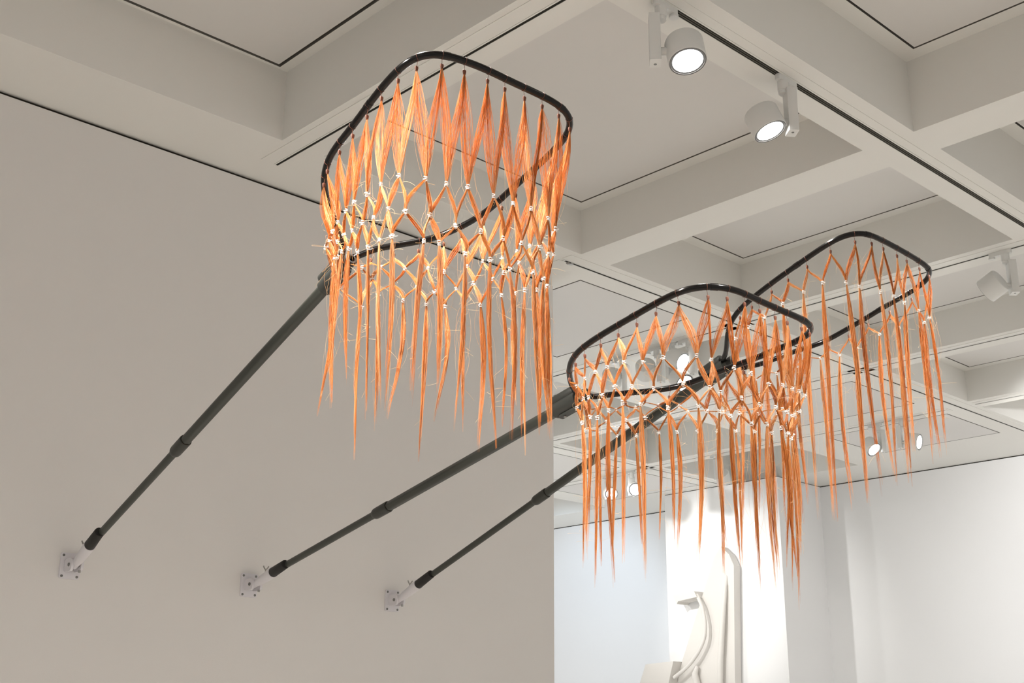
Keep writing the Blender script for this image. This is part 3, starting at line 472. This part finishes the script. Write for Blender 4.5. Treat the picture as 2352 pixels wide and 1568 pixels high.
# shared small meshes ------------------------------------------------
def knot_mesh(seed):
    r = random.Random(seed); b = MB()
    for k in range(3):
        z = (k-1)*.0050; P = []
        tx, ty = r.uniform(-.35, .35), r.uniform(-.35, .35)
        for i in range(12):
            t = 2*math.pi*i/12; x, y = .0033*math.cos(t), .0033*math.sin(t); P.append((x, y, z + x*tx + y*ty))
        b.tube(P, .0013+.0004*r.random(), 8, closed=True)
    for k in range(2):       # the two tied ends
        a = r.uniform(0, 6.28); L = r.uniform(.005, .009)
        d = (math.cos(a)*L, math.sin(a)*L, r.uniform(-.004, .007))
        b.tube([(0.003*math.cos(a), .003*math.sin(a), 0), (d[0]*.7, d[1]*.7, d[2]*.3), d], [.0016, .0017, .0013], 6)
    o = b.build('k', M['bead'], smooth=True); me = o.data; bpy.data.objects.remove(o); me.name = 'band_knot'; return me
KNOTS = [knot_mesh(i) for i in range(5)]

NAMES = ['leftmost and largest of the three copper hair nets, hoop held highest on its pole',
         'middle copper hair net, its hoop lowest and overlapping the rear one',
         'hair net sculpture farthest right, a single row of knots with long loose hair']
POFF = [.035, .002, .005]
COL = [(1.13, 1.245), (1.155, 1.275), (1.26, 1.365)]
TLEN = [(.36, .54), (.38, .56), None]
TL3 = [.74,.77,.80,.84,.88,.89,.86,.83,.76,.72,.68,.62,.58,.58,.63,.66,.67,.67,.68,.66,.64,.61,.65]
for ni, nd in enumerate(NETS):
    up = np.array([0, 0, ZO])
    piv = np.array(nd['piv'])+up; base = np.array(nd['base'])+up; ax = np.array(nd['ax']); td = np.array(nd['td']); nn = np.array(nd['n'])
    hoop = np.array(nd['hoop'])+up; A = np.array(nd['A'])+up; rows = [np.array(r)+up for r in nd['rows']]
    t = empty('hair_net', (piv[0]+.02, WY, piv[2])); tag(t, NAMES[ni], 'sculpture', 'pole mounted hair nets on the left wall')
    pe = base - nn*POFF[ni]; pd = pe-piv; PL = np.linalg.norm(pd); pd /= PL
    # ---- wall bracket
    px = piv[0]+.018; pz = piv[2]-.0
    b = MB(); b.bevbox((px-.049, WY-.010, pz-.060), (px+.049, WY, pz+.060), .010, axis=1)
    br = b.build('wall_bracket', M['bracket'], t, smooth=True, angle=30)
    for sx in (-1, 1):
        b = MB(); b.bevbox((px+sx*.024-.006, WY-.088, pz-.030), (px+sx*.024+.006, WY-.008, pz+.030), .018, axis=0)
        sub('ear', b, M['bracket'], br, smooth=True, angle=30)
        for sz in (-1, 1):
            b = MB(); b.lathe((px+sx*.037, WY-.010, pz+sz*.048), (0,-1,0), [(0,.0065),(.0022,.006),(.003,.0035),(.002,.003)], 14)
            sub('screw', b, M['screw'], br, smooth=True)
    b = MB(); b.lathe((px-.034, WY-.062, pz), (1,0,0), [(0,.008),(.004,.009),(.064,.009),(.068,.007)], 18); sub('pivot_bolt', b, M['screw'], br, smooth=True)
    p0 = np.array([px, WY-.062, pz]); s0 = piv+pd*.215
    sa = (s0-p0)/np.linalg.norm(s0-p0)
    b = MB(); L0 = np.linalg.norm(s0-p0)
    b.lathe(p0-sa*.022, sa, [(0,.008),(.006,.015),(.05,.0175),(.10,.023),(L0+.022,.0275),(L0+.028,.0275)], 24)
    so = b.build('socket', M['bracket'], t, smooth=True)
    b = MB(); w0 = p0+sa*.13+np.array([0,0,.022])
    b.tube([w0, w0+[0,0,.022]], .0035, 8)
    for s_ in (-1, 1): b.tube([w0+[0,0,.016], w0+[s_*.010,-.002,.026], w0+[s_*.016,-.003,.036]], [.003,.0036,.0032], 8)
    sub('wing_screw', b, M['steel'], so, smooth=True)
    b = MB(); w0 = p0+sa*.02+np.array([.018,0,-.03]); b.lathe(w0, (0,0,-1), [(0,.006),(.012,.006)], 12); sub('lock_nut', b, M['steel'], so)
    # ---- sleeve, tubes, collar
    b = MB(); b.lathe(s0-sa*.004, sa, [(0,.0215),(.0,.0245),(.004,.0255),(.150,.0225),(.154,.020)], 24)
    b.build('rubber_sleeve', M['sleeve'], t, smooth=True)
    c0, c1 = COL[ni]
    b = MB(); b.tube([piv+pd*.24, piv+pd*(c0+.02)], .0165, 28); b.build('lower_tube', M['pole'], t, smooth=True)
    b = MB(); b.lathe(piv+pd*c0, pd, [(-.002,.0165),(.0,.020),(.012,.0245),(.024,.0255),(c1-c0-.006,.0258),(c1-c0-.002,.0248),(c1-c0,.0225)], 32)
    cl = b.build('collar', M['collar'], t, smooth=True)
    b = MB(); b.lathe(piv+pd*(c1-.001), pd, [(0,.0235),(.003,.0235),(.0035,.0215)], 32); sub('collar_lip', b, M['slot'], cl, smooth=True)
    b = MB(); b.tube([piv+pd*(c1-.01), piv+pd*(PL+.012)], .0212, 48, ridge=.035, lobes=6); b.build('upper_tube', M['pole'], t, smooth=True)
    b = MB(); b.lathe(piv+pd*(PL+.012), pd, [(0,.0215),(.002,.0225),(.030,.0225),(.034,.018),(.034,.012),(.020,.011)], 28); b.build('end_cap', M['sleeve'], t, smooth=True)
    # ---- clamp holding the hoop on the pole
    e = piv+pd*(PL-.06); q = np.cross(pd, td); q /= np.linalg.norm(q)
    if q @ nn < 0: q = -q
    b = MB(); b.tube([e-pd*.075, e+pd*.055], [.030, .030], 28)
    b.tube([e-pd*.085+q*.036, e-pd*.078+q*.036, e+pd*.040+q*.036, e+pd*.045+q*.036], [.018,.024,.024,.021], 24)
    cp = b.build('clamp', M['clamp'], t, smooth=True)
    b = MB(); mt_ = Matrix.Translation(Vector(e-q*.034)) @ Matrix(((pd[0],td[0],q[0]),(pd[1],td[1],q[1]),(pd[2],td[2],q[2]))).to_4x4()
    b.bevbox((-.055,-.012,-.006), (.075,.012,.004), .006, mat=mt_, seg=2); sub('clamp_plate', b, M['clamp'], cp, smooth=True, angle=30)
    for s_ in (-.03, .045):
        b = MB(); b.lathe(np.array(mt_ @ Vector((s_, 0, -.006))), -q, [(0,.006),(.003,.006),(.004,.004)], 12); sub('screw', b, M['steel'], cp)
    # ---- hoop tube: the arms run into the clamp
    a0 = e+pd*.02+q*.036
    P = [a0-td*.004*(1 if (hoop[3]-base)@td > 0 else -1)*-1] ; 
    sg = 1 if (hoop[20]-base) @ td > 0 else -1
    arm_a = [a0+td*sg*.008, e+pd*.06+q*.034+td*sg*.010]; arm_b = [e+pd*.06+q*.034-td*sg*.010, a0-td*sg*.008]
    Pp = np.array(arm_a + list(hoop[1:-1]) + arm_b)
    # smooth resample
    def rs(P, m):
        L = np.r_[0, np.cumsum(np.linalg.norm(np.diff(P, axis=0), axis=1))]; u = np.linspace(0, L[-1], m)
        return np.stack([np.interp(u, L, P[:, k]) for k in range(3)], 1)
    Pp = rs(Pp, 220)
    for _ in range(6): Pp[1:-1] = (Pp[:-2]+2*Pp[1:-1]+Pp[2:])/4
    b = MB(); b.tube(Pp, .0108, 20); hp = b.build('hoop', M['hoop'], t, smooth=True)
    # ferrules joining the bent sections of the hoop
    for f_ in (.30, .42, .58, .70):
        k = int(f_*219); b = MB(); b.tube(Pp[k-1:k+2], .0118, 20); sub('ferrule', b, M['hoop'], hp, smooth=True)
    # ---- ties of thread round the hoop with a dark knot below
    N = len(A); hj = [np.argmin(((Pp-(A[k]+[0,0,.032]))**2).sum(1)) for k in range(N)]
    for k in range(N):
        j = min(max(hj[k], 1), 218); o = Pp[j]; tg = Pp[j+1]-Pp[j-1]; tg /= np.linalg.norm(tg)
        u1 = np.cross(tg, [0,0,1.]); u1 /= np.linalg.norm(u1); u2 = np.cross(u1, tg)
        b = MB(); b.tube([o+.0114*(math.cos(x)*u1+math.sin(x)*u2) for x in np.linspace(0, 2*math.pi, 17)[:-1]], .0006, 5, closed=True)
        b.tube([o-[0,0,.011], (o-[0,0,.011])*.5+A[k]*.5, A[k]], .0007, 5)
        for s_ in (-1, 1):
            c_ = A[k]+td*s_*.0022; b.lathe(c_+[0,0,.004], (0,0,-1), [(0,.0012),(.002,.0032),(.006,.0036),(.011,.0028),(.016,.0016)], 8)
        b.build('thread_tie', M['cord'], t, smooth=True)
    # ---- knots of white elastic
    cnt = 0
    for r_i, R_ in enumerate(rows):
        for k in range(N):
            if r_i < 3:
                o = bpy.data.objects.new('band_knot', KNOTS[(k*3+r_i) % 5]); C.objects.link(o); o.parent = t
                o.location = Vector(R_[k]) - t.matrix_world.translation; s_ = 1.0 + .2*random.random()
                o.rotation_euler = (random.uniform(-.3, .3), random.uniform(-.3, .3), random.uniform(0, 6.28)); o.scale = (s_, s_, s_)
    # ---- locks of hair
    tan = np.array([A[(k+1) % N]-A[k-1] for k in range(N)]); tan[:, 2] = 0; tan /= np.linalg.norm(tan, axis=1)[:, None]
    tl = {}
    for k in range(N):
        for s_ in (1, -1):
            if len(rows) == 3:
                idx = [(k if s_ == 1 else k-1) % N, (k+1 if s_ == 1 else k-1) % N, (k+1 if s_ == 1 else k-2) % N]
            else: idx = [(k if s_ == 1 else k-1) % N]
            pts = [A[k]-[0,0,.010]] + [rows[r][idx[r]] for r in range(len(rows))]
            L1 = np.linalg.norm(pts[1]-pts[0]); e_ = idx[-1]
            if e_ not in tl: tl[e_] = ((RNG.uniform(*TLEN[ni]) if TLEN[ni] else TL3[e_]*RNG.uniform(.94, 1.04)), RNG.normal(0, .010, 2), RNG.normal(0, .006, 2), RNG.uniform(.0042, .0092))
            wd = [min(.016, .0035+L1*.034)*RNG.uniform(.45, 1.35)] + [RNG.uniform(.0022, .0068) for _ in range(len(rows)-1)] + [tl[e_][3]]
            if len(rows) == 1: wd = [RNG.uniform(.003, .007), RNG.uniform(.007, .012)]
            st = lock(pts, [tan[k]*s_ for _ in range(len(pts)+1)], tl[e_][0]*RNG.uniform(.93, 1.05), tl[e_][1]+RNG.normal(0, .003, 2), tl[e_][2], wd, NF, .00042, .004, RNG.uniform(.22, .66))
            fibre_mesh(st, 'hair_lock', t)

# ------------------------------------------------------------------ light and camera
w = bpy.data.worlds.new('world'); sc.world = w; w.use_nodes = True
bg = w.node_tree.nodes['Background']; bg.inputs[0].default_value = (*WCOL, 1); bg.inputs[1].default_value = WSTR
cam = bpy.data.cameras.new('camera'); co = bpy.data.objects.new('camera', cam); C.objects.link(co); sc.camera = co
R3 = Matrix(((0.72595069, -0.21540733, -0.65314261), (-0.68771645, -0.2184482, -0.69233408), (0.00645601, 0.95177732, -0.30672179)))
co.matrix_world = Matrix.Translation((0, 0, ZO)) @ R3.to_4x4()
cam.sensor_width = 36; cam.lens = 2801.686*36/2352; cam.clip_start = .05; cam.clip_end = 100
vs = sc.view_settings; vs.view_transform = 'Standard'; vs.look = 'None'; vs.gamma = 1; vs.exposure = EXPO; vs.use_curve_mapping = False
